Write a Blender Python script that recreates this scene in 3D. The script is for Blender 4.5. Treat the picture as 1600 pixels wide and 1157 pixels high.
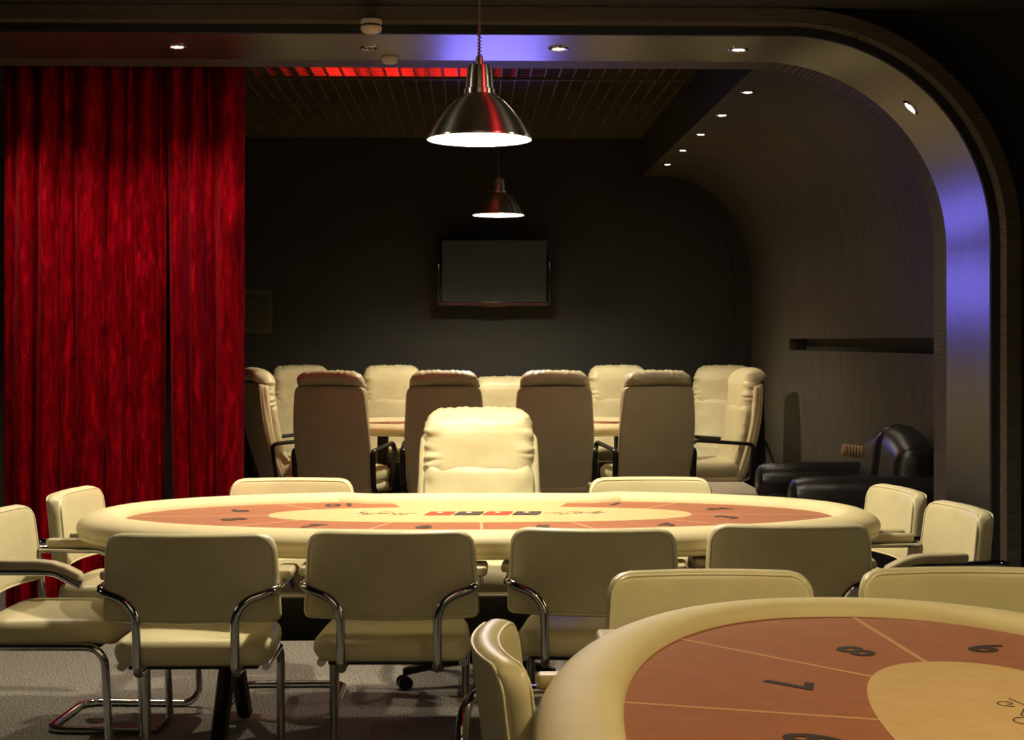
import bpy, bmesh, math, random
from mathutils import Vector, Matrix, noise
random.seed(7)
PI = math.pi
for o in list(bpy.data.objects):
    bpy.data.objects.remove(o)
S = bpy.context.scene
COL = S.collection

# ------------------------------------------------------------------ camera, world, exposure, large lights
cam_d = bpy.data.cameras.new('camera')
cam = bpy.data.objects.new('camera', cam_d); COL.objects.link(cam)
cam.location = (0, 0, 1.33)
cam.rotation_euler = (PI/2, 0, -math.atan(65/2400))
cam_d.sensor_width = 36; cam_d.lens = 36*2400/1600
cam_d.shift_y = -45.5/1600
cam_d.clip_start = 0.05
S.camera = cam
S.view_settings.view_transform = 'Standard'
S.view_settings.look = 'None'
S.view_settings.gamma = 1
S.view_settings.exposure = 0.0
w = bpy.data.worlds.new('world'); S.world = w; w.use_nodes = True
w.node_tree.nodes['Background'].inputs[0].default_value = (0.9, 0.8, 0.6, 1)
w.node_tree.nodes['Background'].inputs[1].default_value = 0.006

def light(name, kind, loc, power, color, aim=None, **kw):
    d = bpy.data.lights.new(name, kind); d.energy = power; d.color = color
    for k, v in kw.items(): setattr(d, k, v)
    o = bpy.data.objects.new(name, d); COL.objects.link(o); o.location = loc
    if aim is not None:
        o.rotation_euler = (Vector(aim)-Vector(loc)).to_track_quat('-Z', 'Y').to_euler()
    return o
WARM = (1.0, 0.90, 0.66)
# the hall the photographer stands in: two added fill areas brightening the front chairs, and the lamp over the right front table
light('hall_ceiling_fill', 'AREA', (0.2, 1.2, 2.5), 4, (1.0, 0.80, 0.46), (0.2, 2.2, 0.0), shape='RECTANGLE', size=2.6, size_y=1.6)
light('hall_rear_fill', 'AREA', (0.0, -1.1, 2.0), 7.0, (1.0, 0.80, 0.38), (0.0, 5.0, 0.6), shape='RECTANGLE', size=2.4, size_y=0.9)
light('near_table_lamp', 'SPOT', (0.95, 2.1, 2.15), 60, (1.0, 0.77, 0.36), (0.9, 2.15, 0), spot_size=math.radians(110), spot_blend=0.18, shadow_soft_size=0.10)
# strips added at both sides for highlights on pendant shade and chrome
for sx in (-1, 1):
    light('hall_side_fill', 'AREA', (sx*3.1, 4.2, 1.9), 2.5, (1.0, 0.86, 0.62), (0, 5.1, 1.9), shape='RECTANGLE', size=0.12, size_y=1.0, spread=math.radians(70))
# coloured light: added red spot raking the curtain folds, red lamps above the grid, blue glow of the television, red and blue tubes along the hall ceiling
light('red_curtain_fill', 'SPOT', (1.5, 3.3, 2.45), 130, (1.0, 0.03, 0.03), (-1.5, 6.8, 1.25), spot_size=math.radians(36), spot_blend=0.8, shadow_soft_size=0.08)
for x in (-0.80, -0.45, -0.10):
    light('red_grid_lamp', 'POINT', (x, 8.86, 3.08), 18, (1.0, 0.02, 0.02), shadow_soft_size=0.02)
light('blue_glow', 'AREA', (0.19, 11.83, 1.72), 2.1, (0.20, 0.17, 1.0), (0.1, 0.0, 1.7), shape='RECTANGLE', size=0.78, size_y=0.44, spread=math.radians(58))
light('hall_red_tube', 'AREA', (-0.16, 1.4, 2.58), 1.1, (1.0, 0.02, 0.02), (-0.16, 1.4, 0), shape='RECTANGLE', size=0.06, size_y=4.2)
light('hall_blue_tube', 'AREA', (0.50, 1.4, 2.58), 0.28, (0.12, 0.12, 1.0), (0.50, 1.4, 0), shape='RECTANGLE', size=0.06, size_y=4.2)

# ------------------------------------------------------------------ materials
def nmat(name, base, rough=0.5, metal=0.0, **kw):
    m = bpy.data.materials.new(name); m.use_nodes = True
    p = m.node_tree.nodes['Principled BSDF']
    p.inputs['Base Color'].default_value = (*base, 1)
    p.inputs['Roughness'].default_value = rough
    p.inputs['Metallic'].default_value = metal
    for k, v in kw.items():
        p.inputs[k].default_value = v
    return m
def nodes(m): return m.node_tree.nodes, m.node_tree.links, m.node_tree.nodes['Principled BSDF']
def coord(m, scale=(1, 1, 1), kind='Object'):
    n, l, p = nodes(m)
    tc = n.new('ShaderNodeTexCoord'); mp = n.new('ShaderNodeMapping'); mp.inputs['Scale'].default_value = scale
    l.new(tc.outputs[kind], mp.inputs['Vector']); return mp.outputs['Vector']
def noise_tex(m, vec, scale, detail=4, rough=0.55, dist=0.0):
    n, l, p = nodes(m)
    t = n.new('ShaderNodeTexNoise'); t.inputs['Scale'].default_value = scale; t.inputs['Detail'].default_value = detail
    t.inputs['Roughness'].default_value = rough; t.inputs['Distortion'].default_value = dist
    l.new(vec, t.inputs['Vector']); return t.outputs['Fac']
def bump(m, fac, strength=0.2, dist=0.002):
    n, l, p = nodes(m)
    b = n.new('ShaderNodeBump'); b.inputs['Strength'].default_value = strength; b.inputs['Distance'].default_value = dist
    l.new(fac, b.inputs['Height'])
    old = p.inputs['Normal'].links
    if old: l.new(old[0].from_socket, b.inputs['Normal'])
    l.new(b.outputs['Normal'], p.inputs['Normal'])
def ramp(m, fac, stops, to='Base Color'):
    n, l, p = nodes(m)
    r = n.new('ShaderNodeValToRGB'); e = r.color_ramp.elements
    while len(e) < len(stops): e.new(0.5)
    for k, (pos, c) in enumerate(stops):
        e[k].position = pos; e[k].color = (*c, 1) if len(c) == 3 else c
    l.new(fac, r.inputs['Fac'])
    l.new(r.outputs['Color'], p.inputs[to]); return r
def emit(name, color, strength):
    m = nmat(name, (0.8, 0.8, 0.8)); p = m.node_tree.nodes['Principled BSDF']
    p.inputs['Emission Color'].default_value = (*color, 1); p.inputs['Emission Strength'].default_value = strength
    return m

M = {}
def leather(name, base, rough, var=0.06, grain=420, creases=0.25):
    m = nmat(name, base, rough)
    v = coord(m)
    f = noise_tex(m, v, 7, 3)
    ramp(m, f, [(0.3, tuple(c*(1-var) for c in base)), (0.7, tuple(min(1, c*(1+var)) for c in base))])
    bump(m, noise_tex(m, v, grain, 2), 0.12, 0.001)
    if creases: bump(m, noise_tex(m, v, 9, 4, 0.6, 0.4), creases, 0.006)
    return m
M['cream'] = leather('cream_leather', (0.70, 0.63, 0.40), 0.42)
M['rimhide'] = leather('table_rim_leather', (0.74, 0.64, 0.38), 0.62, 0.04, 420, 0.12)
M['piping'] = nmat('cream_piping', (0.78, 0.72, 0.50), 0.45)
M['blackhide'] = leather('black_leather', (0.010, 0.010, 0.011), 0.33, 0.1, 300, 0.35)
M['chrome'] = nmat('chrome_tube', (0.62, 0.62, 0.64), 0.10, 1.0)
M['blackplastic'] = nmat('black_plastic', (0.008, 0.008, 0.008), 0.35)
M['blacksteel'] = nmat('black_steel', (0.006, 0.006, 0.006), 0.45)
M['armwood'] = nmat('beige_arm_pad', (0.50, 0.42, 0.28), 0.45)
m = nmat('felt_terracotta', (0.30, 0.10, 0.05), 0.9, 0.0, **{'Sheen Weight': 0.18, 'Sheen Roughness': 0.45, 'Sheen Tint': (1, .85, .75, 1)}); v = coord(m)
ramp(m, noise_tex(m, v, 22, 6, 0.65), [(0.3, (0.30, 0.093, 0.036)), (0.7, (0.37, 0.120, 0.050))]); bump(m, noise_tex(m, v, 600, 2), 0.3, 0.001); M['felt'] = m
m = nmat('felt_cream', (0.60, 0.40, 0.20), 0.9); v = coord(m)
ramp(m, noise_tex(m, v, 22, 6, 0.65), [(0.3, (0.56, 0.375, 0.185)), (0.7, (0.63, 0.425, 0.22))]); bump(m, noise_tex(m, v, 600, 2), 0.3, 0.001); M['feltcream'] = m
M['print_line'] = nmat('felt_line_print', (0.55, 0.32, 0.16), 0.9)
M['print_black'] = nmat('felt_black_print', (0.03, 0.018, 0.014), 0.8)
M['print_red'] = nmat('felt_red_print', (0.72, 0.045, 0.02), 0.8)
M['print_white'] = nmat('felt_white_print', (0.85, 0.78, 0.62), 0.8)
m = nmat('grey_carpet', (0.3, 0.29, 0.26), 0.95); v = coord(m)
ramp(m, noise_tex(m, v, 150, 2, 0.8), [(0.38, (0.05, 0.046, 0.04)), (0.5, (0.25, 0.235, 0.21)), (0.62, (0.60, 0.575, 0.53))])
bump(m, noise_tex(m, v, 160, 3, 0.7), 0.9, 0.01); M['carpet'] = m
m = nmat('black_wall_paint', (0.016, 0.0155, 0.014), 0.8); v = coord(m); bump(m, noise_tex(m, v, 120, 3), 0.15, 0.002); M['blackwall'] = m
m = nmat('charcoal_wall_paint', (0.017, 0.0165, 0.0158), 0.75); v = coord(m); bump(m, noise_tex(m, v, 120, 3), 0.2, 0.003); M['charcoal'] = m
m = nmat('vault_plaster', (0.06, 0.05, 0.036), 0.62); v = coord(m, (3, 0.9, 3))
ramp(m, noise_tex(m, coord(m, (1.2, 9, 1.2)), 2.2, 6, 0.6, 0.6), [(0.32, (0.032, 0.027, 0.020)), (0.68, (0.074, 0.062, 0.045))])
bump(m, noise_tex(m, coord(m, (2, 16, 2)), 3, 5, 0.6, 0.5), 0.35, 0.006); M['vault'] = m
m = nmat('brushed_metal', (0.20, 0.187, 0.158), 0.29, 0.85); v = coord(m, (2, 140, 2))
bump(m, noise_tex(m, v, 2.5, 4), 0.06, 0.002)
ramp(m, noise_tex(m, coord(m, (1.0, 60, 1.0)), 2, 5), [(0.3, (0.18, 0.168, 0.142)), (0.7, (0.26, 0.243, 0.208))]); M['brushed'] = m
def ribbed(name, base):
    m = nmat(name, base, 0.6, 0.0, **{'Specular IOR Level': 0.2})
    n, l, p = nodes(m)
    wv = n.new('ShaderNodeTexWave'); wv.wave_type = 'BANDS'; wv.bands_direction = 'Z'; wv.inputs['Scale'].default_value = 48
    l.new(coord(m), wv.inputs['Vector']); bump(m, wv.outputs['Fac'], 0.6, 0.004)
    ramp(m, wv.outputs['Fac'], [(0.0, tuple(c*0.7 for c in base)), (1.0, tuple(c*1.2 for c in base))])
    return m
M['ribbed'] = ribbed('ribbed_brown_panel', (0.085, 0.068, 0.050))
M['gap'] = nmat('shadow_gap_black', (0.004, 0.004, 0.004), 0.8)
m = nmat('crushed_red_velvet', (0.20, 0.0, 0.006), 0.36, 0.0, **{'Specular IOR Level': 0.9})
n_, l_, p_ = nodes(m)
p_.inputs['Sheen Weight'].default_value = 0.2; p_.inputs['Sheen Tint'].default_value = (1, 0.08, 0.1, 1); p_.inputs['Sheen Roughness'].default_value = 0.35
p_.inputs['Specular Tint'].default_value = (1, 0.03, 0.06, 1)
vv = coord(m, (1, 1, 0.22))
f1 = noise_tex(m, vv, 34, 6, 0.72, 0.8)
ramp(m, f1, [(0.36, (0.08, 0.0, 0.002)), (0.54, (0.24, 0.0, 0.006)), (0.70, (0.60, 0.004, 0.022))])
bump(m, noise_tex(m, vv, 60, 5, 0.7, 1.0), 0.6, 0.010)
bump(m, noise_tex(m, coord(m, (1, 1, 0.2)), 14, 3, 0.6, 0.5), 0.3, 0.015)
M['velvet'] = m
M['aluminium'] = nmat('brushed_aluminium_shade', (0.72, 0.69, 0.66), 0.20, 1.0)
m = M['aluminium']; n_, l_, p_ = nodes(m); tg = n_.new('ShaderNodeTangent'); tg.direction_type = 'RADIAL'; tg.axis = 'Z'
l_.new(tg.outputs['Tangent'], p_.inputs['Tangent']); p_.inputs['Anisotropic'].default_value = 0.9; p_.inputs['Anisotropic Rotation'].default_value = 0.25; p_.inputs['Roughness'].default_value = 0.3
M['shadewhite'] = nmat('white_shade_lining', (0.9, 0.88, 0.82), 0.6)
M['bulb'] = emit('lamp_bulb', (1.0, 0.87, 0.60), 3000)
M['lens'] = emit('downlight_lens', (1.0, 0.86, 0.66), 140)
M['deadlens'] = nmat('unlit_downlight_lens', (0.05, 0.03, 0.025), 0.15)
M['ringsteel'] = nmat('downlight_ring_steel', (0.55, 0.48, 0.42), 0.18, 1.0)
M['cord'] = nmat('pendant_cord', (0.10, 0.09, 0.09), 0.5)
M['ivory'] = nmat('ivory_plastic', (0.50, 0.43, 0.32), 0.5)
M['grid'] = nmat('grid_ceiling_metal', (0.15, 0.125, 0.07), 0.4, 0.4)
M['screen'] = nmat('television_screen', (0.040, 0.044, 0.048), 0.9, 0.0, **{'Specular IOR Level': 0.1})
M['bezel'] = nmat('television_bezel', (0.006, 0.006, 0.009), 0.12)
M['bezelred'] = nmat('television_lower_trim', (0.045, 0.012, 0.012), 0.2)
M['panelgreen'] = nmat('olive_panel_paint', (0.055, 0.055, 0.026), 0.6)
M['paneldoor'] = nmat('dark_olive_panel_door', (0.030, 0.030, 0.017), 0.6)
M['tabletop'] = nmat('grey_low_table_top', (0.62, 0.56, 0.44), 0.5)
m = nmat('ribbed_tan_weave', (0.35, 0.22, 0.12), 0.7); M['tan'] = m

# ------------------------------------------------------------------ mesh helpers
def mesh_obj(name, bm, mat, parent=None, smooth=True, angle=40):
    bmesh.ops.recalc_face_normals(bm, faces=bm.faces[:])
    me = bpy.data.meshes.new(name); bm.to_mesh(me); bm.free()
    if smooth:
        me.polygons.foreach_set('use_smooth', [True]*len(me.polygons))
        try: me.set_sharp_from_angle(angle=math.radians(angle))
        except Exception: pass
    if mat: me.materials.append(mat)
    o = bpy.data.objects.new(name, me); COL.objects.link(o)
    if parent: o.parent = parent
    return o
def thing(name, label, cat, loc=(0, 0, 0), rz=0, group=None):
    o = bpy.data.objects.new(name, None); COL.objects.link(o); o.empty_display_size = 0.1
    o.location = loc; o.rotation_euler = (0, 0, rz); o['label'] = label; o['category'] = cat
    if group: o['group'] = group
    return o
def copy_tree(o, parent=None):
    c = o.copy(); COL.objects.link(c)
    if parent: c.parent = parent
    for ch in list(o.children): copy_tree(ch, c)
    return c
def structure(o):
    o['kind'] = 'structure'; return o
def add_box(bm, x0, x1, y0, y1, z0, z1):
    vs = [bm.verts.new((x, y, z)) for x in (x0, x1) for y in (y0, y1) for z in (z0, z1)]
    for f in ((0,1,3,2), (4,6,7,5), (0,4,5,1), (2,3,7,6), (0,2,6,4), (1,5,7,3)):
        bm.faces.new([vs[i] for i in f])
def box(*a):
    bm = bmesh.new(); add_box(bm, *a); return bm
def bevel_box(x0, x1, y0, y1, z0, z1, r=0.01, seg=3):
    bm = box(x0, x1, y0, y1, z0, z1)
    bmesh.ops.bevel(bm, geom=bm.edges[:]+bm.verts[:], offset=r, segments=seg, affect='EDGES', profile=0.5)
    return bm
def fillet(pts, radii, seg=6):
    pts = [Vector(p) for p in pts]; out = [pts[0]]
    for i in range(1, len(pts)-1):
        a, b, c = pts[i-1], pts[i], pts[i+1]
        r = radii if not hasattr(radii, '__len__') else radii[i]
        u = (a-b); v = (c-b); lu, lv = u.length, v.length; u.normalize(); v.normalize()
        ang = u.angle(v)
        if ang > PI-0.02 or r <= 0: out.append(b); continue
        t = min(r/math.tan(ang/2), lu*0.49, lv*0.49); r2 = t*math.tan(ang/2)
        ctr = b + (u+v).normalized()*(r2/math.sin(ang/2))
        p0 = b+u*t; p1 = b+v*t
        e0 = p0-ctr; e1 = p1-ctr; tot = e0.angle(e1); ax = e0.cross(e1).normalized()
        for k in range(seg+1): out.append(ctr + Matrix.Rotation(tot*k/seg, 3, ax) @ e0)
    out.append(pts[-1]); return out
def add_tube(bm, pts, r, seg=10, closed=False, flat=None, up=None):
    pts = [Vector(p) for p in pts]; n = len(pts)
    tang = []
    for i in range(n):
        a = pts[(i-1) % n] if (closed or i > 0) else pts[i]
        b = pts[(i+1) % n] if (closed or i < n-1) else pts[i]
        tang.append((b-a).normalized())
    ref = Vector(up) if up else (Vector((0, 0, 1)) if abs(tang[0].z) < 0.9 else Vector((1, 0, 0)))
    nrm = (ref - tang[0]*ref.dot(tang[0])).normalized()
    rings = []
    for i in range(n):
        if up:
            q = ref - tang[i]*ref.dot(tang[i]); nrm = q.normalized() if q.length > 1e-4 else nrm
        else:
            q = nrm - tang[i]*nrm.dot(tang[i]); nrm = q.normalized()
        bi = tang[i].cross(nrm)
        ra, rb = (r, r) if flat is None else flat
        if hasattr(r, '__len__'): ra = rb = r[i]
        rings.append([bm.verts.new(pts[i] + nrm*(ra*math.cos(2*PI*k/seg)) + bi*(rb*math.sin(2*PI*k/seg))) for k in range(seg)])
    m_ = n if closed else n-1
    for i in range(m_):
        A, B = rings[i], rings[(i+1) % n]
        for k in range(seg):
            bm.faces.new((A[k], A[(k+1) % seg], B[(k+1) % seg], B[k]))
    if not closed:
        bm.faces.new(rings[0][::-1]); bm.faces.new(rings[-1])
def tube(pts, r, **k):
    bm = bmesh.new(); add_tube(bm, pts, r, **k); return bm
def lathe(profile, seg=40, center=(0, 0, 0), bm=None):
    bm = bm or bmesh.new(); rings = []
    cx, cy, cz = center
    for r, z in profile:
        if r < 1e-6: rings.append([bm.verts.new((cx, cy, cz+z))])
        else: rings.append([bm.verts.new((cx+r*math.cos(2*PI*k/seg), cy+r*math.sin(2*PI*k/seg), cz+z)) for k in range(seg)])
    for A, B in zip(rings, rings[1:]):
        for k in range(seg):
            a0, a1 = A[k % len(A)], A[(k+1) % len(A)]; b0, b1 = B[k % len(B)], B[(k+1) % len(B)]
            vs = []
            for q in (a0, a1, b1, b0):
                if q not in vs: vs.append(q)
            if len(vs) > 2: bm.faces.new(vs)
    return bm
def pad(hx, hz, t, rct, re, N=22, rcb=None, front=1.0, back=1.0, fn=None, power=2.0):
    """rounded cushion in the XZ plane, thickness along Y; fn deforms each vertex"""
    bm = bmesh.new()
    def ticks(h):
        e = [0, 0.08, 0.22, 0.42, 0.68, 1.0]
        a = [-h+re*q for q in e]; b = [h-re*q for q in reversed(e)]
        k = max(2, N-8); mid = [a[-1]+(b[0]-a[-1])*i/k for i in range(1, k)] if b[0]-a[-1] > 1e-4 else []
        if b[0]-a[-1] <= 1e-4: b = b[1:]
        return a+mid+b
    X, Z = ticks(hx), ticks(hz)
    def warp(x, z):
        rc = rct if (z > 0 or rcb is None) else rcb
        ax, az = hx-rc, hz-rc
        if abs(x) > ax and abs(z) > az:
            a = (abs(x)-ax)/rc; b = (abs(z)-az)/rc
            a2 = a*math.sqrt(1-b*b/2); b2 = b*math.sqrt(1-a*a/2)
            return math.copysign(ax+a2*rc, x), math.copysign(az+b2*rc, z)
        return x, z
    sides = []
    for s, amt in ((1, front), (-1, back)):
        g = []
        for x in X:
            row = []
            for z in Z:
                e = min(hx-abs(x), hz-abs(z)); q = max(0.0, 1-min(e/re, 1.0))
                y = s*amt*t/2*(max(0.0, 1-q**power))**(1/power)
                wx, wz = warp(x, z); p = Vector((wx, y, wz))
                if fn: p = Vector(fn(p))
                row.append(p)
            g.append(row)
        sides.append(g)
    nx, nz = len(X), len(Z)
    F = [[bm.verts.new(sides[0][i][j]) for j in range(nz)] for i in range(nx)]
    B = [[F[i][j] if (i in (0, nx-1) or j in (0, nz-1)) else bm.verts.new(sides[1][i][j]) for j in range(nz)] for i in range(nx)]
    for i in range(nx-1):
        for j in range(nz-1):
            bm.faces.new((F[i][j], F[i+1][j], F[i+1][j+1], F[i][j+1]))
            try: bm.faces.new((B[i][j], B[i][j+1], B[i+1][j+1], B[i+1][j]))
            except ValueError: pass
    return bm
def rr_outline(hx, hz, rc, n=8, rcb=None):
    out = []; rb = rc if rcb is None else rcb
    for cx, cz, a0, rc in ((hx-rc, hz-rc, 0, rc), (-hx+rc, hz-rc, PI/2, rc), (-hx+rb, -hz+rb, PI, rb), (hx-rb, -hz+rb, 1.5*PI, rb)):
        for k in range(n+1):
            a = a0+PI/2*k/n; out.append((cx+rc*math.cos(a), cz+rc*math.sin(a)))
    # densify straight runs
    res = []
    for i in range(len(out)):
        a, b = out[i], out[(i+1) % len(out)]
        d = math.hypot(b[0]-a[0], b[1]-a[1]); k = max(1, int(d/0.03))
        for q in range(k): res.append((a[0]+(b[0]-a[0])*q/k, a[1]+(b[1]-a[1])*q/k))
    return res

# ------------------------------------------------------------------ setting: floor, walls, portal, vault, grid ceiling
structure(mesh_obj('floor', box(-3.4, 3.4, -1.2, 12.3, -0.06, 0.0), M['carpet'], smooth=False))
structure(mesh_obj('wall_back', box(-3.1, 2.6, 12.2, 12.35, 0, 3.2), M['charcoal'], smooth=False))
structure(mesh_obj('wall_left', box(-3.25, -3.1, 6.0, 12.35, 0, 3.2), M['blackwall'], smooth=False))
structure(mesh_obj('ceiling', box(-3.4, 3.4, -1.2, 5.98, 2.61, 2.75), M['blackwall'], smooth=False))

def portal(o, right=2.03, top=2.517, R=0.8, left=-3.1):
    cx, cz = right-R, top-R; pts = [(right+o, 0.0), (right+o, cz*0.5), (right+o, cz)]
    for k in range(1, 29):
        a = PI/2*k/28; pts.append((cx+(R+o)*math.cos(a), cz+(R+o)*math.sin(a)))
    for k in range(1, 9): pts.append((cx+(left-cx)*k/8, top+o))
    return pts
def portal_solid(A, B, y0, y1):
    """solid between two matching XZ paths (A inner, B outer) from y0 to y1"""
    bm = bmesh.new(); R = []
    for (a, b) in zip(A, B):
        R.append([bm.verts.new((a[0], y0, a[1])), bm.verts.new((a[0], y1, a[1])), bm.verts.new((b[0], y1, b[1])), bm.verts.new((b[0], y0, b[1]))])
    for P, Q in zip(R, R[1:]):
        for k in range(4): bm.faces.new((P[k], P[(k+1) % 4], Q[(k+1) % 4], Q[k]))
    bm.faces.new(R[0]); bm.faces.new(R[-1][::-1]); return bm
structure(mesh_obj('trim_1', portal_solid(portal(0), portal(0.10), 5.955, 6.50), M['brushed'], angle=30))
structure(mesh_obj('trim_6', portal_solid(portal(0.0005), portal(0.040), 5.935, 5.955), M['gap'], angle=30))  # near-black strip: shade of the recessed gap put into its colour
structure(mesh_obj('trim_2', portal_solid(portal(0), portal(0.10), 6.50, 6.68), M['ribbed'], angle=30))
structure(mesh_obj('trim_3', portal_solid(portal(0.034), portal(0.09), 5.86, 5.99), M['ribbed'], angle=30))
# wall around the portal, above and right of it
def wall_front():
    A = portal(0.088); bm = bmesh.new(); R = []
    for k, (x, z) in enumerate(A):
        if k <= 2: q = (3.4, z)
        elif k <= 30:
            t = (k-2)/28; q = (3.4, z+(3.2-z)*min(1, t*2)) if t < .5 else (3.4+(x-3.4)*(t-.5)*2, 3.2)
        else: q = (x, 3.2)
        R.append([bm.verts.new((x, 5.95, z)), bm.verts.new((x, 6.1, z)), bm.verts.new((q[0], 6.1, q[1])), bm.verts.new((q[0], 5.95, q[1]))])
    for P, Q in zip(R, R[1:]):
        for k in range(4): bm.faces.new((P[k], P[(k+1) % 4], Q[(k+1) % 4], Q[k]))
    return bm
structure(mesh_obj('wall_front', wall_front(), M['blackwall'], smooth=False))
# right wall of the back room: beam face, flat soffit, curved vault, recessed slot
XW = 2.22
def wall_right():
    bm = bmesh.new()
    prof = [(1.35, 3.2), (1.35, 2.63), (1.44, 2.63), (1.50, 2.63)]
    for k in range(1, 33):
        a = PI/2*k/32; prof.append((1.50+(XW-1.50)*math.sin(a), 1.78+0.85*math.cos(a)))
    prof.append((XW, 1.345))
    def strip(pr, y0, y1):
        L = [(bm.verts.new((x, y0, z)), bm.verts.new((x, y1, z))) for x, z in pr]
        for a, b in zip(L, L[1:]): bm.faces.new((a[0], a[1], b[1], b[0]))
    strip(prof, 6.6, 12.2)
    strip([(XW, 1.345), (XW+0.12, 1.345), (XW+0.12, 1.266), (XW, 1.266)], 6.6, 10.64)
    strip([(XW, 1.345), (XW, 1.266)], 10.64, 12.2)
    bm.faces.new([bm.verts.new(p) for p in ((XW, 10.64, 1.345), (XW+0.12, 10.64, 1.345), (XW+0.12, 10.64, 1.266), (XW, 10.64, 1.266))])
    strip([(XW, 1.266), (XW, 0.0)], 6.6, 12.2)
    return bm
structure(mesh_obj('wall_right', wall_right(), M['vault'], angle=35))
structure(mesh_obj('trim_4', box(1.346, 1.352, 6.62, 12.1, 2.628, 3.1), M['blackwall'], smooth=False))
# rounded frame in front of the back wall
def back_frame():
    y0, y1 = 12.08, 12.2
    op = [(-1.226, 0.0)]
    for k in range(13):
        a = PI/2*k/12; op.append((-1.226+0.32*(1-math.cos(a)), 2.31+0.32*math.sin(a)))
    for k in range(25):
        a = PI/2*k/24; op.append((2.09-0.72*(1-math.sin(a)), 1.80+0.83*math.cos(a)))
    op.append((2.09, 0.0))
    bm = bmesh.new(); out = []
    for k, (x, z) in enumerate(op):
        if k == 0 or z < 2.31 and x < 0: q = (-3.1, z)
        elif x < -0.906-1e-6: q = (-3.1, 3.1) if x < -1.1 else (x, 3.1)
        elif k < 14: q = (x, 3.1)
        elif k == len(op)-1 or z < 1.801: q = (XW+0.02, z)
        else: q = (x, 3.1) if x < 1.85 else ((XW+0.02, 3.1) if x < 2.0 else (XW+0.02, z))
        out.append(q)
    A = [bm.verts.new((x, y0, z)) for x, z in op]; B = [bm.verts.new((x, y0, z)) for x, z in out]
    for k in range(len(op)-1): bm.faces.new((A[k], A[k+1], B[k+1], B[k]))
    L = [(bm.verts.new((x, y0, z)), bm.verts.new((x, y1, z))) for x, z in op]
    for a, b in zip(L, L[1:]): bm.faces.new((a[0], a[1], b[1], b[0]))
    return bm
structure(mesh_obj('trim_5', back_frame(), M['blackwall'], angle=30))
# egg-crate grid ceiling
def grid():
    bm = bmesh.new(); z0, z1 = 2.92, 2.955
    x = -3.1
    while x < 1.345:
        add_box(bm, x-0.004, x+0.004, 6.65, 12.08, z0, z1); x += 0.0865
    y = 6.66
    while y < 12.08:
        add_box(bm, -3.1, 1.345, y-0.004, y+0.004, z0+0.0006, z1-0.0006); y += 0.0865
    for yy in (9.29, 10.3, 11.3):
        add_box(bm, -3.1, 1.345, yy-0.012, yy+0.012, z0-0.012, 3.12)  # cross members, height added to shut the red light into one bay
    return bm
structure(mesh_obj('ceiling', grid(), M['grid'], smooth=False))
structure(mesh_obj('ceiling', box(-3.1, 1.35, 6.6, 12.2, 3.12, 3.2), M['blackwall'], smooth=False))

# ------------------------------------------------------------------ curtains
def curtain(x0, x1, ybase, seed, edge_l=0.0, edge_r=0.0):
    rnd = random.Random(seed); bm = bmesh.new()
    nx = int((x1-x0)/0.0045); nz = 60; z0, z1 = 0.012, 2.62
    folds = []; x = x0
    while x < x1+0.12:
        wd = rnd.choice([0.035, 0.045, 0.06, 0.08, 0.11, 0.14])*rnd.uniform(0.85, 1.15)
        folds.append((x, wd, min(0.11, wd*rnd.uniform(0.8, 1.25)))); x += wd
    def off(x, z):
        y = 0.0
        x2 = x + 0.010*noise.noise(Vector((x*6, z*0.6, seed+3)))
        for f in folds:
            if f[0] <= x2 <= f[0]+f[1]:
                t = (x2-f[0])/f[1]; y = -f[2]*abs(math.sin(PI*t))**0.75; break
        dr = 0.75+0.5*noise.noise(Vector((x*3, z*0.5, seed)))
        return 0.03 + y*dr + 0.03*noise.noise(Vector((x*4, z*0.5, seed+5))) + 0.005*noise.noise(Vector((x*26, z*5, seed+9)))
    G = []
    for i in range(nx+1):
        u = i/nx; row = []
        for j in range(nz+1):
            z = z0+(z1-z0)*j/nz; d = 1-j/nz
            xx = x0+(x1-x0)*u
            sway = 0.012*noise.noise(Vector((xx*5, z*0.9, seed+2)))*d
            row.append(bm.verts.new((xx + edge_l*(1-u)*d + edge_r*u*d + sway, ybase+off(xx, z), z)))
        G.append(row)
    for i in range(nx):
        for j in range(nz): bm.faces.new((G[i][j], G[i+1][j], G[i+1][j+1], G[i][j+1]))
    ext = bmesh.ops.solidify(bm, geom=bm.faces[:], thickness=0.004)
    return bm
def curtain_thing(label, *a):
    o = mesh_obj('curtain', curtain(*a), M['velvet'], angle=180)
    o['label'] = label; o['category'] = 'curtain'; o['group'] = 'red velvet curtains in the archway'
    return o
curtain_thing('wider red crushed velvet curtain panel left of the gap, hanging to the floor', -2.055, -1.335, 6.81, 3, 0.0, -0.022)
curtain_thing('narrow red crushed velvet curtain panel at the edge of the dark back room', -1.345, -0.995, 6.79, 11, 0.055, 0.0)
rail = mesh_obj('curtain_rail', tube([(-2.3, 6.80, 2.63), (-0.95, 6.80, 2.63)], 0.012), M['blacksteel'])
rail['label'] = 'thin black rail carrying the red curtains behind the arch beam'; rail['category'] = 'curtain rail'

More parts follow.
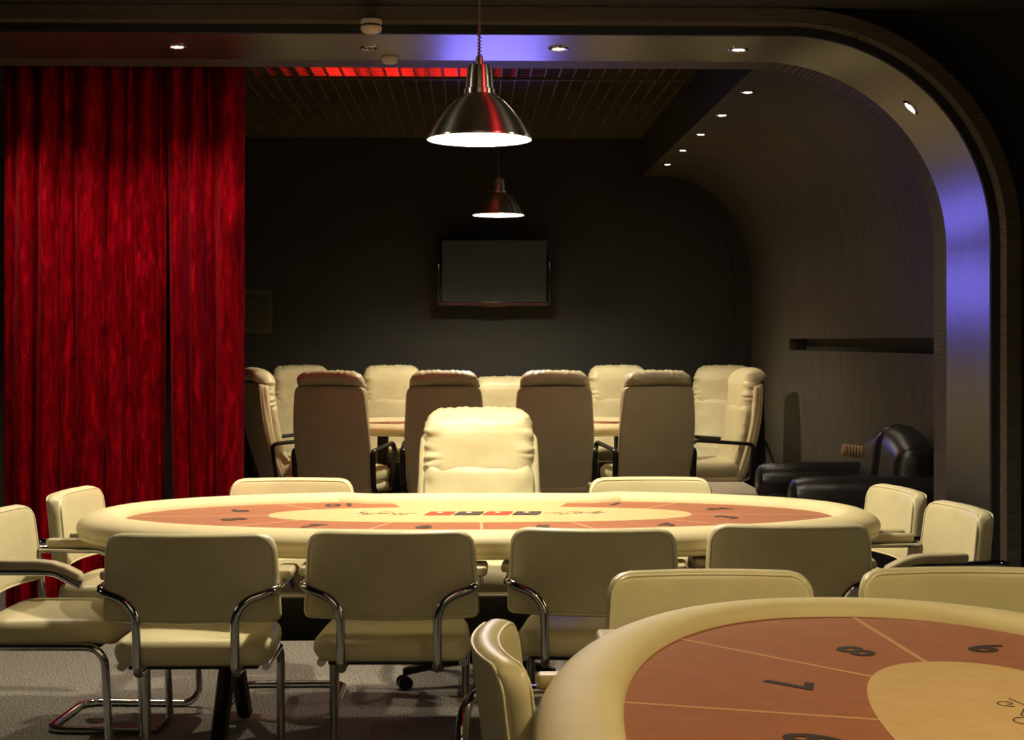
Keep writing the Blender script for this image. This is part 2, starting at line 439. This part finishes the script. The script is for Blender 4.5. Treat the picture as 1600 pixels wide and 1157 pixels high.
# ------------------------------------------------------------------ visitor chair (cream back and seat, chrome cantilever frame)
def make_visitor():
    t = thing('visitor_chair', '', 'chair', group='cream visitor chairs around the poker tables')
    HX, HZ = 0.240, 0.126; ZC = 0.679
    def bend(p):
        y = -0.235 + p.y + 0.045*(p.x/HX)**2 - (p.z)*0.12
        return (p.x*(1-0.03*(p.z/HZ)), y, ZC+p.z)
    b = mesh_obj('backrest', pad(HX, HZ, 0.052, 0.052, 0.022, 22, rcb=0.024, fn=bend), M['cream'], t)
    for s in (1, -1):
        ol = [Vector(bend(Vector((x, s*0.0235, z)))) for x, z in rr_outline(HX-0.009, HZ-0.009, 0.046, rcb=0.020)]
        mesh_obj('piping', tube(ol, 0.0030, seg=6, closed=True), M['piping'], b)
    def seatfn(p):
        x, y, z = p.x, p.z, p.y
        z2 = 0.466 + z + 0.010*(1-(x/0.23)**2)*(1-(y/0.225)**2)*(1 if z > 0 else 0) - (0.02*max(0, (y-0.12)/0.1)**2)
        return (x*(1-0.05*(y/0.205)), y-0.012, z2)
    mesh_obj('seat', pad(0.218, 0.205, 0.070, 0.09, 0.034, 20, fn=seatfn), M['cream'], t)
    mesh_obj('seat_frame', bevel_box(-0.18, 0.18, -0.17, 0.15, 0.418, 0.434, 0.005), M['blacksteel'], t)
    base = fillet([(0.20, -0.16, 0.424), (0.20, 0.165, 0.424), (0.20, 0.185, 0.013), (0.20, -0.24, 0.013), (-0.20, -0.24, 0.013), (-0.20, 0.185, 0.013), (-0.20, 0.165, 0.424), (-0.20, -0.16, 0.424)], [0, .06, .06, .06, .06, .06, .06, 0])
    mesh_obj('base_frame', tube(base, 0.0125, seg=12), M['chrome'], t)
    for s in (-1, 1):
        arm = fillet([(s*0.132, -0.12, 0.424), (s*0.132, -0.275, 0.426), (s*0.132, -0.292, 0.620), (s*0.240, -0.268, 0.654), (s*0.243, 0.03, 0.652), (s*0.243, 0.105, 0.612)], [0, .03, .075, .05, .08, 0], 9)
        a = mesh_obj('arm_tube', tube(arm, 0.0125, seg=12), M['chrome'], t)
        def armfn(p, s=s):
            y = p.z; drop = -0.042*max(0.0, (y-0.0)/0.13)**2
            return (s*0.243+p.x, -0.015+y, 0.675+p.y+drop)
        mesh_obj('arm_pad', pad(0.026, 0.130, 0.026, 0.022, 0.010, 14, fn=armfn), M['armwood'], a)
    return t
visitor = make_visitor()
PLACES = [
 # back centre x, back centre y, facing angle (0 = away from the camera), label
 (-0.768, 4.205,  0, 'cream chair seen from behind at near left of the middle table'),
 (-0.222, 4.25, -1, 'cream chair seen from behind, second from left along the middle table\'s near side'),
 ( 0.342, 4.290, -6, 'cream chair seen from behind, third from left along the middle table\'s near side'),
 ( 0.918, 4.37, -3, 'rightmost cream chair backing the camera along the middle table\'s near side'),
 (-0.680, 5.92, 180, 'cream chair behind the middle table, near the red curtain, only its top showing'),
 ( 0.690, 5.92, 180, 'cream chair behind the middle table, right of the dealer chair, only its top showing'),
 (-1.425, 5.44, -94, 'cream armchair at left end of middle table, the farther one beside the curtain'),
 (-1.485, 4.79, -92, 'cream armchair cut by the left frame edge, its wide seat in view'),
 ( 1.555, 5.44, 95, 'cream armchair at right end of middle table, nearer to the black leather sofa'),
 ( 1.590, 4.85, 93, 'cream armchair at right end of middle table, the one by the metal arch column'),
 ( 0.545, 3.52, 180, 'cream chair at left of the far end of the right front table'),
 ( 1.125, 3.54, 180, 'cream chair at right of the far end of the right front table'),
 ( 0.030, 2.72, -89, 'cream chair seen edge-on at the left side of the right front table'),
]
for k, (bx, by, a, lab) in enumerate(PLACES):
    c = visitor if k == 0 else copy_tree(visitor)
    r = math.radians(a); d = 0.245
    c.location = (bx - math.sin(r)*d, by + math.cos(r)*d, 0); c.rotation_euler = (0, 0, r); c['label'] = lab

# ------------------------------------------------------------------ executive chair (cream padded high back, black loop arms)
def make_exec():
    t = thing('executive_chair', '', 'chair', group='cream executive chairs around the back table')
    def backline(z): return -0.215 - (z-0.42)*0.20 - 0.03*math.sin(PI*min(1, max(0, (z-0.42)/0.62)))
    def shellfn(p):
        z = 0.715+p.z; wd = 1+0.05*math.sin(PI*(z-0.39)/0.66) - 0.04*max(0, (z-0.75)/0.3)
        return (p.x*wd, backline(z)+p.y+0.022*(p.x/0.24)**2, z)
    sh = mesh_obj('back_shell', pad(0.240, 0.332, 0.050, 0.045, 0.020, 24, fn=shellfn), M['cream'], t)
    ol = [Vector(shellfn(Vector((x, -0.020, z)))) for x, z in rr_outline(0.232, 0.324, 0.042)]
    mesh_obj('piping', tube(ol, 0.0035, seg=6, closed=True), M['cream'], sh)
    def wr(p, amp, f=16):
        return amp*noise.noise(Vector((p.x*f, p.y*f, p.z*f)))
    def midfn(p):
        z = 0.715+p.z
        return (p.x*(1+0.04*math.sin(PI*(z-0.39)/0.66)), backline(z)+0.040+p.y, z)
    mesh_obj('back_padding', pad(0.238, 0.325, 0.050, 0.05, 0.025, 18, fn=midfn), M['cream'], t)
    def cushfn(p):
        z = 0.66+p.z; q = Vector((p.x, backline(z)+0.085+p.y*(1-0.3*(p.x/0.22)**2), z))
        edge = max(0, abs(p.x)/0.22-0.6)/0.4
        q.y += wr(q, 0.022*edge, 24) + wr(q, 0.005, 8); return q
    mesh_obj('back_cushion', pad(0.222, 0.250, 0.105, 0.07, 0.05, 24, fn=cushfn), M['cream'], t)
    def headfn(p):
        ax = abs(p.x)/0.228; edge = max(0, ax-0.60)/0.40; top = max(0, p.z/0.158)
        z = 0.984+p.z*1.03; py = p.y
        if py < 0:
            q_ = min(1, max(0, (z-1.035)/0.05)); py *= 0.25+0.75*q_*q_*(3-2*q_)
        q = Vector((p.x*(1-0.03*abs(p.z/0.158)), backline(z)+0.046+py, z - 0.012*ax*ax))
        # gathers: creases running in from the side seams and fine puckers along the top seam
        g = abs(noise.noise(Vector((p.x*5, p.y*6, p.z*34+3.1*math.copysign(1, p.x)))))
        q.y -= math.copysign(1, py)*0.024*edge*(0.42-g)*(1 if py > 0 else 0.5)
        q.x -= math.copysign(1, p.x)*0.018*edge*(0.4-g)
        t_ = max(0, top-0.72)/0.28
        q.z += 0.0022*t_*math.sin(p.x*170+6*noise.noise(Vector((p.x*9, 0, 1)))) + wr(q, 0.006, 20)
        q.y += 0.003*t_*math.sin(p.x*130) + wr(q, 0.006, 11)
        return q
    mesh_obj('headrest', pad(0.228, 0.158, 0.165, 0.075, 0.070, 40, fn=headfn), M['cream'], t)
    def seatfn(p):
        x, y = p.x, p.z
        z = 0.455 + p.y + (0.018*(1-(x/0.25)**2) if p.y > 0 else 0) - 0.04*max(0, (y-0.12)/0.13)**2
        q = Vector((x, y+0.03, z)); q.z += wr(q, 0.006, 14); return q
    mesh_obj('seat', pad(0.236, 0.245, 0.115, 0.07, 0.055, 22, fn=seatfn), M['cream'], t)
    def pan(p): return (p.x, p.z+0.02, 0.385+p.y - 0.02*max(0, (p.z-0.1)/0.13)**2)
    mesh_obj('seat_shell', pad(0.242, 0.250, 0.060, 0.07, 0.028, 16, fn=pan), M['cream'], t)
    for s in (-1, 1):
        path = fillet([(s*0.245, -0.14, 0.37), (s*0.262, -0.235, 0.40), (s*0.263, -0.262, 0.635), (s*0.264, 0.14, 0.665), (s*0.262, 0.20, 0.61), (s*0.250, 0.15, 0.37)], [0, .03, .03, .06, .06, 0], 7)
        mesh_obj('armrest', tube(path, 0.016, seg=10, flat=(0.018, 0.013), up=(1, 0, 0)), M['blackplastic'], t)
    mesh_obj('gas_column', lathe([(0, .09), (.032, .09), (.032, .24), (.022, .24), (.022, .34), (.09, .345), (.09, .36), (0, .36)], 20), M['blacksteel'], t)
    bs = bmesh.new()
    for k in range(5):
        a = 2*PI*k/5+0.3; c, s_ = math.cos(a), math.sin(a)
        add_tube(bs, [(0.02*c, 0.02*s_, 0.115), (0.16*c, 0.16*s_, 0.100), (0.30*c, 0.30*s_, 0.072)], [0.030, 0.024, 0.017], seg=10)
    st = mesh_obj('star_base', bs, M['blackplastic'], t)
    for k in range(5):
        a = 2*PI*k/5+0.3; c, s_ = math.cos(a), math.sin(a); p = Vector((0.30*c, 0.30*s_, 0.028)); tv = Vector((-s_, c, 0))
        cb = bmesh.new()
        for q in (-1, 1): add_tube(cb, [p+tv*(q*0.008), p+tv*(q*0.024)], 0.028, seg=14)
        add_tube(cb, [p+Vector((0, 0, 0.0)), p+Vector((0, 0, 0.055))], 0.007, seg=8)
        mesh_obj('caster', cb, M['blackplastic'], st)
    return t
execu = make_exec()
EX = [
 # seat centre x, y, facing, scale, label
 (-0.800,  9.98,   -15, 1, 'executive chair seen from behind, leftmost of the near row at the back table'),
 (-0.165,  9.98,    0, 1, 'executive chair seen from behind at back table, left of the middle dealer chair'),
 ( 0.525,  9.98,    1, 1, 'executive chair seen from behind at back table, right of the middle dealer chair'),
 ( 1.120,  9.98,   12, 1, 'executive chair seen from behind, rightmost of the near row at the back table'),
 (-1.250, 11.48, -170, 1, 'executive chair facing the camera in the far left corner of the back table'),
 (-0.60,  11.45,  180, 1, 'executive chair facing the camera at back table, below and left of the television'),
 ( 0.240, 11.45,  180, 0, 'low executive chair facing the camera under the television, behind the back table'),
 ( 1.125, 11.45,  180, 1, 'brightly lit executive chair facing the camera, right of the television'),
 ( 1.800, 11.35,  156, 1, 'brightly lit executive chair at the far right corner of the back table'),
 ( 1.61,  10.50,  97, 1, 'executive chair in side view at the right end of the back table'),
 (-1.20,  10.72, -66, 1, 'executive chair in side view at the left end, half behind the red curtain'),
]
for k, (x, y, a, tall, lab) in enumerate(EX):
    c = execu if k == 0 else copy_tree(execu)
    c.location = (x, y, 0); c.rotation_euler = (0, 0, math.radians(a)); c['label'] = lab
    if not tall: c.scale = (1, 1, 0.925)
dealer = copy_tree(execu); dealer.location = (0.035, 5.96, 0); dealer.rotation_euler = (0, 0, PI); dealer.scale = (1, 1, 0.925)
dealer['label'] = 'large bright cream dealer chair with padded headrest behind the middle table'; del dealer['group']

# ------------------------------------------------------------------ poker table
HL, HW = 1.31, 0.672
def outline(inset=0.0, n=200, notch=0.075):
    base = []
    for k in range(n):
        a = 2*PI*k/n; c, s = math.cos(a), math.sin(a); e = 2/2.25
        x = HL*math.copysign(abs(c)**e, c); y = HW*math.copysign(abs(s)**e, s)
        if y > 0:
            q = min(1, max(0, (0.50-abs(x))/0.13)); q = q*q*(3-2*q); y -= notch*q*min(1, y/0.3)
        base.append(Vector((x, y, 0)))
    if inset == 0: return base
    res = []
    for k in range(n):
        t = (base[(k+1) % n]-base[k-1]).normalized(); nrm = Vector((t.y, -t.x, 0)); res.append(base[k]-nrm*inset)
    return res
def loft(rings):
    bm = bmesh.new(); V = [[bm.verts.new(p) for p in r] for r in rings]
    for A, B in zip(V, V[1:]):
        n = len(A)
        for k in range(n): bm.faces.new((A[k], A[(k+1) % n], B[(k+1) % n], B[k]))
    return bm, V
def slab(pts, z0, z1):
    bm = bmesh.new(); a = [bm.verts.new((p[0], p[1], z1)) for p in pts]; b = [bm.verts.new((p[0], p[1], z0)) for p in pts]
    f = bm.faces.new(a); g = bm.faces.new(b[::-1]); n = len(a)
    for k in range(n): bm.faces.new((a[k], b[k], b[(k+1) % n], a[(k+1) % n]))
    bmesh.ops.triangulate(bm, faces=[f, g]); return bm
def glyph(txt, size, x, y, rz, z, mat, parent, name):
    cu = bpy.data.curves.new('glyph', 'FONT'); cu.body = txt; cu.size = size; cu.align_x = 'CENTER'; cu.align_y = 'CENTER'; cu.extrude = 0.0004; cu.shear = 0.15; cu.offset = 0.0028
    to = bpy.data.objects.new('glyph', cu); COL.objects.link(to)
    dg = bpy.context.evaluated_depsgraph_get(); dg.update()
    me = bpy.data.meshes.new_from_object(to.evaluated_get(dg)); bpy.data.objects.remove(to); bpy.data.curves.remove(cu)
    me.name = name; me.materials.clear(); me.materials.append(mat)
    o = bpy.data.objects.new(name, me); COL.objects.link(o); o.parent = parent; o.location = (x, y, z); o.rotation_euler = (0, 0, rz)
    return o
ZF = 0.746
def make_table():
    t = thing('poker_table', '', 'table', group='oval poker tables')
    prof = []
    for k in range(15):                              # outside bottom, over the crest, down to the felt
        a = PI*(-0.18+1.18*k/14); c, s = math.cos(a), math.sin(a)
        d = 0.092 - (0.092 if c > 0 else 0.050)*math.copysign(abs(c)**(1.0 if c > 0 else 0.8), c); z = 0.731 + 0.046*math.copysign(abs(s)**0.95, s)
        prof.append((d, z))
    prof[0] = (0.006, 0.716); prof.append((0.133, 0.728))
    rings = [[Vector((p.x, p.y, z)) for p in outline(d)] for d, z in prof]
    bm, V = loft(rings)
    mesh_obj('padded_rim', bm, M['rimhide'], t, angle=70)
    ap = [(0.010, 0.717), (0.006, 0.713), (0.010, 0.700), (0.05, 0.697), (0.05, 0.72)]
    bm, V = loft([[Vector((p.x, p.y, z)) for p in outline(d)] for d, z in ap])
    mesh_obj('apron', bm, M['rimhide'], t, angle=70)
    mesh_obj('underside_board', slab(outline(0.04), 0.698, 0.716), M['blacksteel'], t, smooth=False)
    felt = mesh_obj('felt_surface', slab(outline(0.115), 0.725, ZF), M['felt'], t, smooth=False)
    def part(name, pts, mat, dz=0.0007, z=ZF):
        return mesh_obj(name, slab(pts, z-0.002, z+dz), mat, felt, smooth=False)
    oc = 0.09; ov = []
    for k in range(96):
        a = 2*PI*k/96; c, s = math.cos(a), math.sin(a); e = 2/2.4
        ov.append((0.71*math.copysign(abs(c)**e, c), oc+0.23*math.copysign(abs(s)**e, s)))
    part('centre_oval', ov, M['feltcream'], 0.0008)
    part('dealer_area', [(-0.25, 0.20), (0.25, 0.20), (0.32, 0.475), (-0.32, 0.475)], M['feltcream'], 0.0005)
    def line(a, b, wd=0.010):
        a = Vector((*a, 0)); b = Vector((*b, 0)); d = (b-a).normalized(); nn = Vector((-d.y, d.x, 0))*wd/2
        part('divider_line', [a-nn, b-nn, b+nn, a+nn], M['print_line'], 0.0006)
    line((0.0, -0.12), (0.0, -0.545))
    for s in (-1, 1):
        line((s*0.28, -0.10), (s*0.42, -0.53)); line((s*0.59, -0.06), (s*1.0, -0.40))
        line((s*0.70, 0.07), (s*1.19, 0.05)); line((s*0.56, 0.24), (s*0.76, 0.50))
    nums = {'10': (-0.49, .405), '9': (-.83, .23), '8': (-.815, -.03), '7': (-.54, -.22), '6': (-.185, -.26), '5': (.185, -.26), '4': (.58, -.22), '3': (.815, -.02), '2': (.83, .23), '1': (.49, .405)}
    for kx, (x, y) in nums.items():
        ang = math.radians({'10': -165, '9': -124, '8': -56, '7': -15, '6': 0, '5': 0, '4': 15, '3': 56, '2': 124, '1': 165}[kx])
        glyph(kx, 0.115, x, y, ang, ZF+0.0009, M['print_black'], felt, 'seat_number')
    for k in range(4):
        x = -0.19+0.098*k
        part('card_print', [(x, .06), (x+.085, .06), (x+.098, .10), (x+.105, .175), (x+.022, .175), (x+.004, .10)], M['print_red'] if k % 2 == 0 else M['print_black'], 0.0014)
        part('suit_mark', [(x+.052, .128), (x+.064, .145), (x+.052, .162), (x+.040, .145)], M['print_white'], 0.0018)
    for s in (-1, 1):
        sb = bmesh.new()
        def curl(cx, cy, r0, turns, ph, dirn):
            pts = []
            for k in range(26):
                q = k/25; a = ph+dirn*2*PI*turns*q; r = r0*(1-0.8*q); pts.append((s*(cx+r*math.cos(a)), cy+r*math.sin(a), ZF+0.0006))
            add_tube(sb, pts, 0.0013, seg=5)
        curl(0.275, 0.10, 0.030, 1.2, 2.8, 1); curl(0.325, 0.135, 0.032, 1.1, 3.4, -1); curl(0.385, 0.105, 0.020, 1.1, 2.9, 1); curl(0.40, 0.15, 0.017, 1.0, 3.4, -1)
        add_tube(sb, [(s*0.215, 0.115, ZF+.0006), (s*0.26, 0.125, ZF+.0006), (s*0.31, 0.10, ZF+.0006), (s*0.37, 0.13, ZF+.0006), (s*0.42, 0.12, ZF+.0006)], 0.0013, seg=5)
        mesh_obj('scroll_print', sb, M['print_black'], felt)
    mesh_obj('base_panel', bevel_box(-0.80, 0.80, 0.03, 0.09, 0.335, 0.485, 0.006), M['blacksteel'], t)
    mesh_obj('edge_strip', box(-0.80, 0.80, 0.022, 0.03, 0.479, 0.486), M['ringsteel'], t, smooth=False)
    for s in (-1, 1):
        lb = bmesh.new()
        add_box(lb, s*0.83-0.035, s*0.83+0.035, -0.02, 0.14, 0.30, 0.70)
        for q in (-1, 1): add_tube(lb, [(s*0.83, 0.06+q*0.02, 0.34), (s*0.83, 0.06+q*0.30, 0.02)], 0.028, seg=8)
        mesh_obj('trestle_leg', lb, M['blacksteel'], t, angle=30)
    return t
table = make_table(); table.location = (0.035, 5.075, 0)
table['label'] = 'oval poker table in the middle under the large pendant lamp, numbered pink felt'
t2 = copy_tree(table); t2.location = (0.757, 2.06, 0); t2.rotation_euler = (0, 0, -PI/2)
t2['label'] = 'poker table at right front, cut by the frame, orange brown felt'
t3 = copy_tree(table); t3.location = (0.22, 10.70, 0)
t3['label'] = 'poker table in the back room, mostly hidden by executive chairs'

# ------------------------------------------------------------------ pendant lamps
def make_pendant(ztop):
    t = thing('pendant_lamp', '', 'lamp', group='metal pendant lamps')
    out = [(0.1735, 0.0), (0.1730, 0.008), (0.160, 0.030), (0.140, 0.064), (0.112, 0.100), (0.082, 0.130), (0.057, 0.148), (0.053, 0.152), (0.053, 0.168), (0.047, 0.171), (0.045, 0.20), (0.040, 0.236), (0.036, 0.248), (0.014, 0.252), (0.0, 0.252)]
    inn = [(0.1735, 0.0), (0.1715, 0.003), (0.157, 0.030), (0.137, 0.063), (0.109, 0.098), (0.079, 0.127), (0.050, 0.147), (0.0, 0.150)]
    sh = mesh_obj('lamp_shade', lathe(out, 64), M['aluminium'], t, angle=25)
    mesh_obj('shade_lining', lathe(inn, 64), M['shadewhite'], sh, angle=60)
    mesh_obj('cap', lathe([(0.0, 0.25), (0.014, 0.25), (0.012, 0.275), (0.006, 0.285), (0, 0.285)], 16), M['aluminium'], t)
    mesh_obj('bulb', lathe([(0, .055)]+[(0.036*math.sin(PI*k/10), 0.091-0.036*math.cos(PI*k/10)) for k in range(1, 10)]+[(0, .127)], 16), M['bulb'], t)
    cb = bmesh.new(); add_tube(cb, [(0, 0, 0.28), (0, 0, ztop)], 0.0028, seg=8)
    hx = [(0.006*math.cos(k*0.9), 0.006*math.sin(k*0.9), 0.285+0.0016*k) for k in range(60)]
    add_tube(cb, hx, 0.0018, seg=5)
    mesh_obj('cord', cb, M['cord'], t)
    return t
p1 = make_pendant(2.61-2.0); p1.location = (0.03, 5.12, 2.0); p1['label'] = 'large brushed metal pendant lamp hanging over the middle poker table'
p2 = make_pendant(2.925-2.185); p2.location = (0.19, 10.45, 2.185); p2['label'] = 'smaller looking metal pendant lamp in the back room, above the television'

# ------------------------------------------------------------------ downlights
def make_downlight(lit=True):
    t = thing('downlight', '', 'light', group='recessed downlights')
    r = mesh_obj('ring', lathe([(0.026, 0.002), (0.028, -0.005), (0.036, -0.006), (0.041, -0.002), (0.041, 0.006)], 28), M['ringsteel'], t)
    mesh_obj('lens', lathe([(0, -0.0035), (0.018, -0.0030), (0.027, 0.0005), (0.027, 0.006), (0, 0.006)], 24), M['lens'] if lit else M['deadlens'], t)
    return t
dl = make_downlight(True)
DL = [(-1.95, 'lit downlight above the curtain, cut by the left frame edge'), (-1.18, 'lit downlight in the arch beam above the red curtain'), (0.357, 'lit downlight in the arch beam, first right of the pendant lamp'), (1.09, 'lit downlight in the arch beam where it starts to curve down')]
def down_spot(p, power, aim, size=80):
    light('downlight_beam', 'SPOT', p, power, (1.0, 0.84, 0.58), aim, spot_size=math.radians(size), spot_blend=0.7, shadow_soft_size=0.02)
for k, (x, lab) in enumerate(DL):
    c = dl if k == 0 else copy_tree(dl)
    c.location = (x, 6.22, 2.5165); c['label'] = lab
    down_spot((x, 6.22, 2.50), 70 if x < -1 else 24, (x, 6.22 if x > -1 else 6.34, 0), 125 if x < -1 else 140)
c = copy_tree(dl); a = math.radians(45); c.location = (1.23+0.7995*math.cos(a), 6.22, 1.717+0.7995*math.sin(a)); c.rotation_euler = (0, a, 0); c['label'] = 'tilted lit downlight in the curved corner of the arch'
down_spot((1.23+0.785*math.cos(a), 6.22, 1.717+0.785*math.sin(a)), 8, (1.0, 6.22, 0.6))
LABV = ['nearest downlight of the row along the vault', 'second nearest downlight of the row along the vault', 'middle downlight of the row along the vault', 'second farthest downlight of the row along the vault', 'farthest downlight of the row along the vault']
for k in range(5):
    c = copy_tree(dl); y = 7.98+0.817*k; c.location = (1.447, y, 2.6295); c['label'] = LABV[k]
    down_spot((1.447, y, 2.615), 8, (1.62, y, 0), 110)
dd = make_downlight(False); dd.location = (-0.405, 6.22, 2.5165); dd['label'] = 'unlit downlight in the arch beam beside the smoke detectors'

# smoke detectors
def smoke(label, loc, stem):
    t = thing('smoke_detector', label, 'smoke detector', loc, 0, 'smoke detectors')
    mesh_obj('base', lathe([(0, 0.034), (0.036, 0.034), (0.040, 0.030), (0.040, 0.018), (0.034, 0.015), (0, 0.015)], 36), M['ivory'], t)
    mesh_obj('vent', lathe([(0.033, 0.016), (0.033, 0.006)], 36), M['blackplastic'], t)
    mesh_obj('dome', lathe([(0.034, 0.008), (0.040, 0.006), (0.040, -0.004), (0.034, -0.014), (0.020, -0.019), (0, -0.020)], 36), M['ivory'], t)
    if stem: mesh_obj('bracket', box(-0.02, 0.02, 0.0, 0.062, 0.030, 0.050), M['blacksteel'], t, smooth=False)
    return t
smoke('round ivory smoke detector above the unlit downlight, left of the pendant lamp', (-0.373, 5.80, 2.508), True)
dm = thing('smoke_detector', 'flat ivory detector dome under the arch beam, above the red lit grid', 'smoke detector', (-0.338, 6.45, 2.517), 0, 'smoke detectors')
mesh_obj('dome', lathe([(0, 0), (0.036, 0), (0.037, -0.008), (0.030, -0.022), (0.012, -0.027), (0, -0.027)], 36), M['ivory'], dm)

# ------------------------------------------------------------------ television, wall panel
tv = thing('television', 'flat dark grey television hung on the black back wall', 'television', (0.185, 11.98, 1.868))
def slab_xz(hx, z0, z1, y0, y1, r=0.006): return bevel_box(-hx, hx, y0, y1, z0, z1, r, 2)
mesh_obj('bezel', slab_xz(0.428, -0.262, 0.262, -0.03, 0.03, 0.010), M['bezel'], tv)
mesh_obj('screen', box(-0.405, 0.405, -0.034, -0.028, -0.232, 0.245), M['screen'], tv, smooth=False)
bm = bmesh.new()
pts = [(-0.428, -0.238), (0.428, -0.238), (0.428, -0.262), (0.10, -0.262), (0.05, -0.272), (-0.05, -0.272), (-0.10, -0.262), (-0.428, -0.262)]
A = [bm.verts.new((x, -0.040, z)) for x, z in pts]; B = [bm.verts.new((x, -0.0295, z)) for x, z in pts]
bm.faces.new(A); bm.faces.new(B[::-1])
for k in range(len(pts)): bm.faces.new((A[k], B[k], B[(k+1) % 8], A[(k+1) % 8]))
mesh_obj('lower_trim', bm, M['bezelred'], tv, smooth=False)
for s in (-1, 1): mesh_obj('speaker', bevel_box(s*0.434-0.008, s*0.434+0.008, -0.034, 0.0, -0.235, 0.08, 0.004), M['bezel'], tv)
mesh_obj('wall_mount', box(-0.12, 0.12, 0.028, 0.222, -0.12, 0.12), M['blacksteel'], tv, smooth=False)
tv.rotation_euler = (math.radians(3), 0, 0)
wp = thing('wall_panel', 'dark olive square service panel on the back wall beside the curtain', 'wall panel', (-1.72, 12.08, 1.56))
bm = bmesh.new()
for (x0, x1, z0, z1) in ((-.17, .17, .13, .17), (-.17, .17, -.17, -.13), (-.17, -.13, -.13, .13), (.13, .17, -.13, .13)): add_box(bm, x0, x1, -.022, 0.001, z0, z1)
mesh_obj('frame', bm, M['panelgreen'], wp, smooth=False)
pd = mesh_obj('door', bevel_box(-.128, .128, -.014, 0.0, -.128, .128, 0.004), M['paneldoor'], wp)

# ------------------------------------------------------------------ black leather sofa, cushion, low table
so = thing('sofa', 'glossy black leather sofa against the right wall of the back room', 'sofa', (1.83, 7.45, 0), 0)
def sofa():
    # local: x to the wall, y along the wall; seat faces -x
    def arm(yc):
        def fn(p):
            return (p.x - 0.0, yc+p.y, 0.33+p.z)
        bm = pad(0.36, 0.33, 0.20, 0.10, 0.05, 16, fn=fn)
        return bm
    for yc, up in ((-0.40, 0), (0.42, 0)):
        a = mesh_obj('armrest', pad(0.34, 0.27, 0.17, 0.06, 0.04, 14, fn=lambda p, yc=yc: (p.x+0.01, yc+p.y, 0.32+p.z)), M['blackhide'], so)
        roll = bmesh.new()
        xs = [-0.36, -0.355, -0.34, -0.30, -0.15, 0.0, 0.15, 0.30, 0.345]
        rs = [0.03, 0.06, 0.085, 0.098, 0.102, 0.102, 0.102, 0.10, 0.09]
        add_tube(roll, [(x, yc, 0.605) for x in xs], rs, seg=28)
        mesh_obj('arm_roll', roll, M['blackhide'], a)
    mesh_obj('seat_base', bevel_box(-0.30, 0.36, -0.34, 0.36, 0.06, 0.30, 0.02), M['blackhide'], so)
    mesh_obj('seat_cushion', pad(0.30, 0.34, 0.16, 0.06, 0.06, 16, fn=lambda p: (p.x-0.03, p.z+0.01, 0.375+p.y)), M['blackhide'], so)
    for yc in (-0.185, 0.185):
        def bf(p, yc=yc):
            y = yc+p.x; z = 0.605+p.z*1.0
            hump = 0.10*(1-(y/0.37)**2) if p.z > 0 else 0
            return (0.235+p.z*0.16+p.y, y, z+hump*(p.z/0.22 if p.z > 0 else 0))
        mesh_obj('back_cushion', pad(0.186, 0.22, 0.20, 0.05, 0.075, 18, fn=bf), M['blackhide'], so)
    for sx in (-0.25, 0.30):
        for sy in (-0.36, 0.36): mesh_obj('leg', lathe([(0, 0), (0.018, 0), (0.024, 0.07), (0, 0.07)], 14, (sx, sy, 0)), M['blackplastic'], so)
sofa()
bl = bmesh.new()
n = 60; P = []; Rr = []
for k in range(n+1):
    q = k/n; P.append((1.93+0.24*q, 7.93, 0.765-0.035*q)); Rr.append((0.030+0.005*math.cos(q*2*PI*15)) if 0 < k < n else 0.018)
add_tube(bl, P, Rr, seg=18)
bo = mesh_obj('bolster', bl, M['tan'], angle=80); bo['label'] = 'ribbed tan roll sticking out beside the black sofa back'; bo['category'] = 'bolster'
lt = thing('low_table', 'low table with pale grey top between back room chairs and sofa', 'table', (1.15, 8.62, 0))
mesh_obj('table_top', bevel_box(-0.46, 0.46, -0.30, 0.38, 0.475, 0.50, 0.006), M['tabletop'], lt)
for sx in (-0.40, 0.40):
    for sy in (-0.25, 0.32): mesh_obj('leg', bevel_box(sx-.022, sx+.022, sy-.022, sy+.022, 0, 0.476, 0.004), M['blacksteel'], lt)
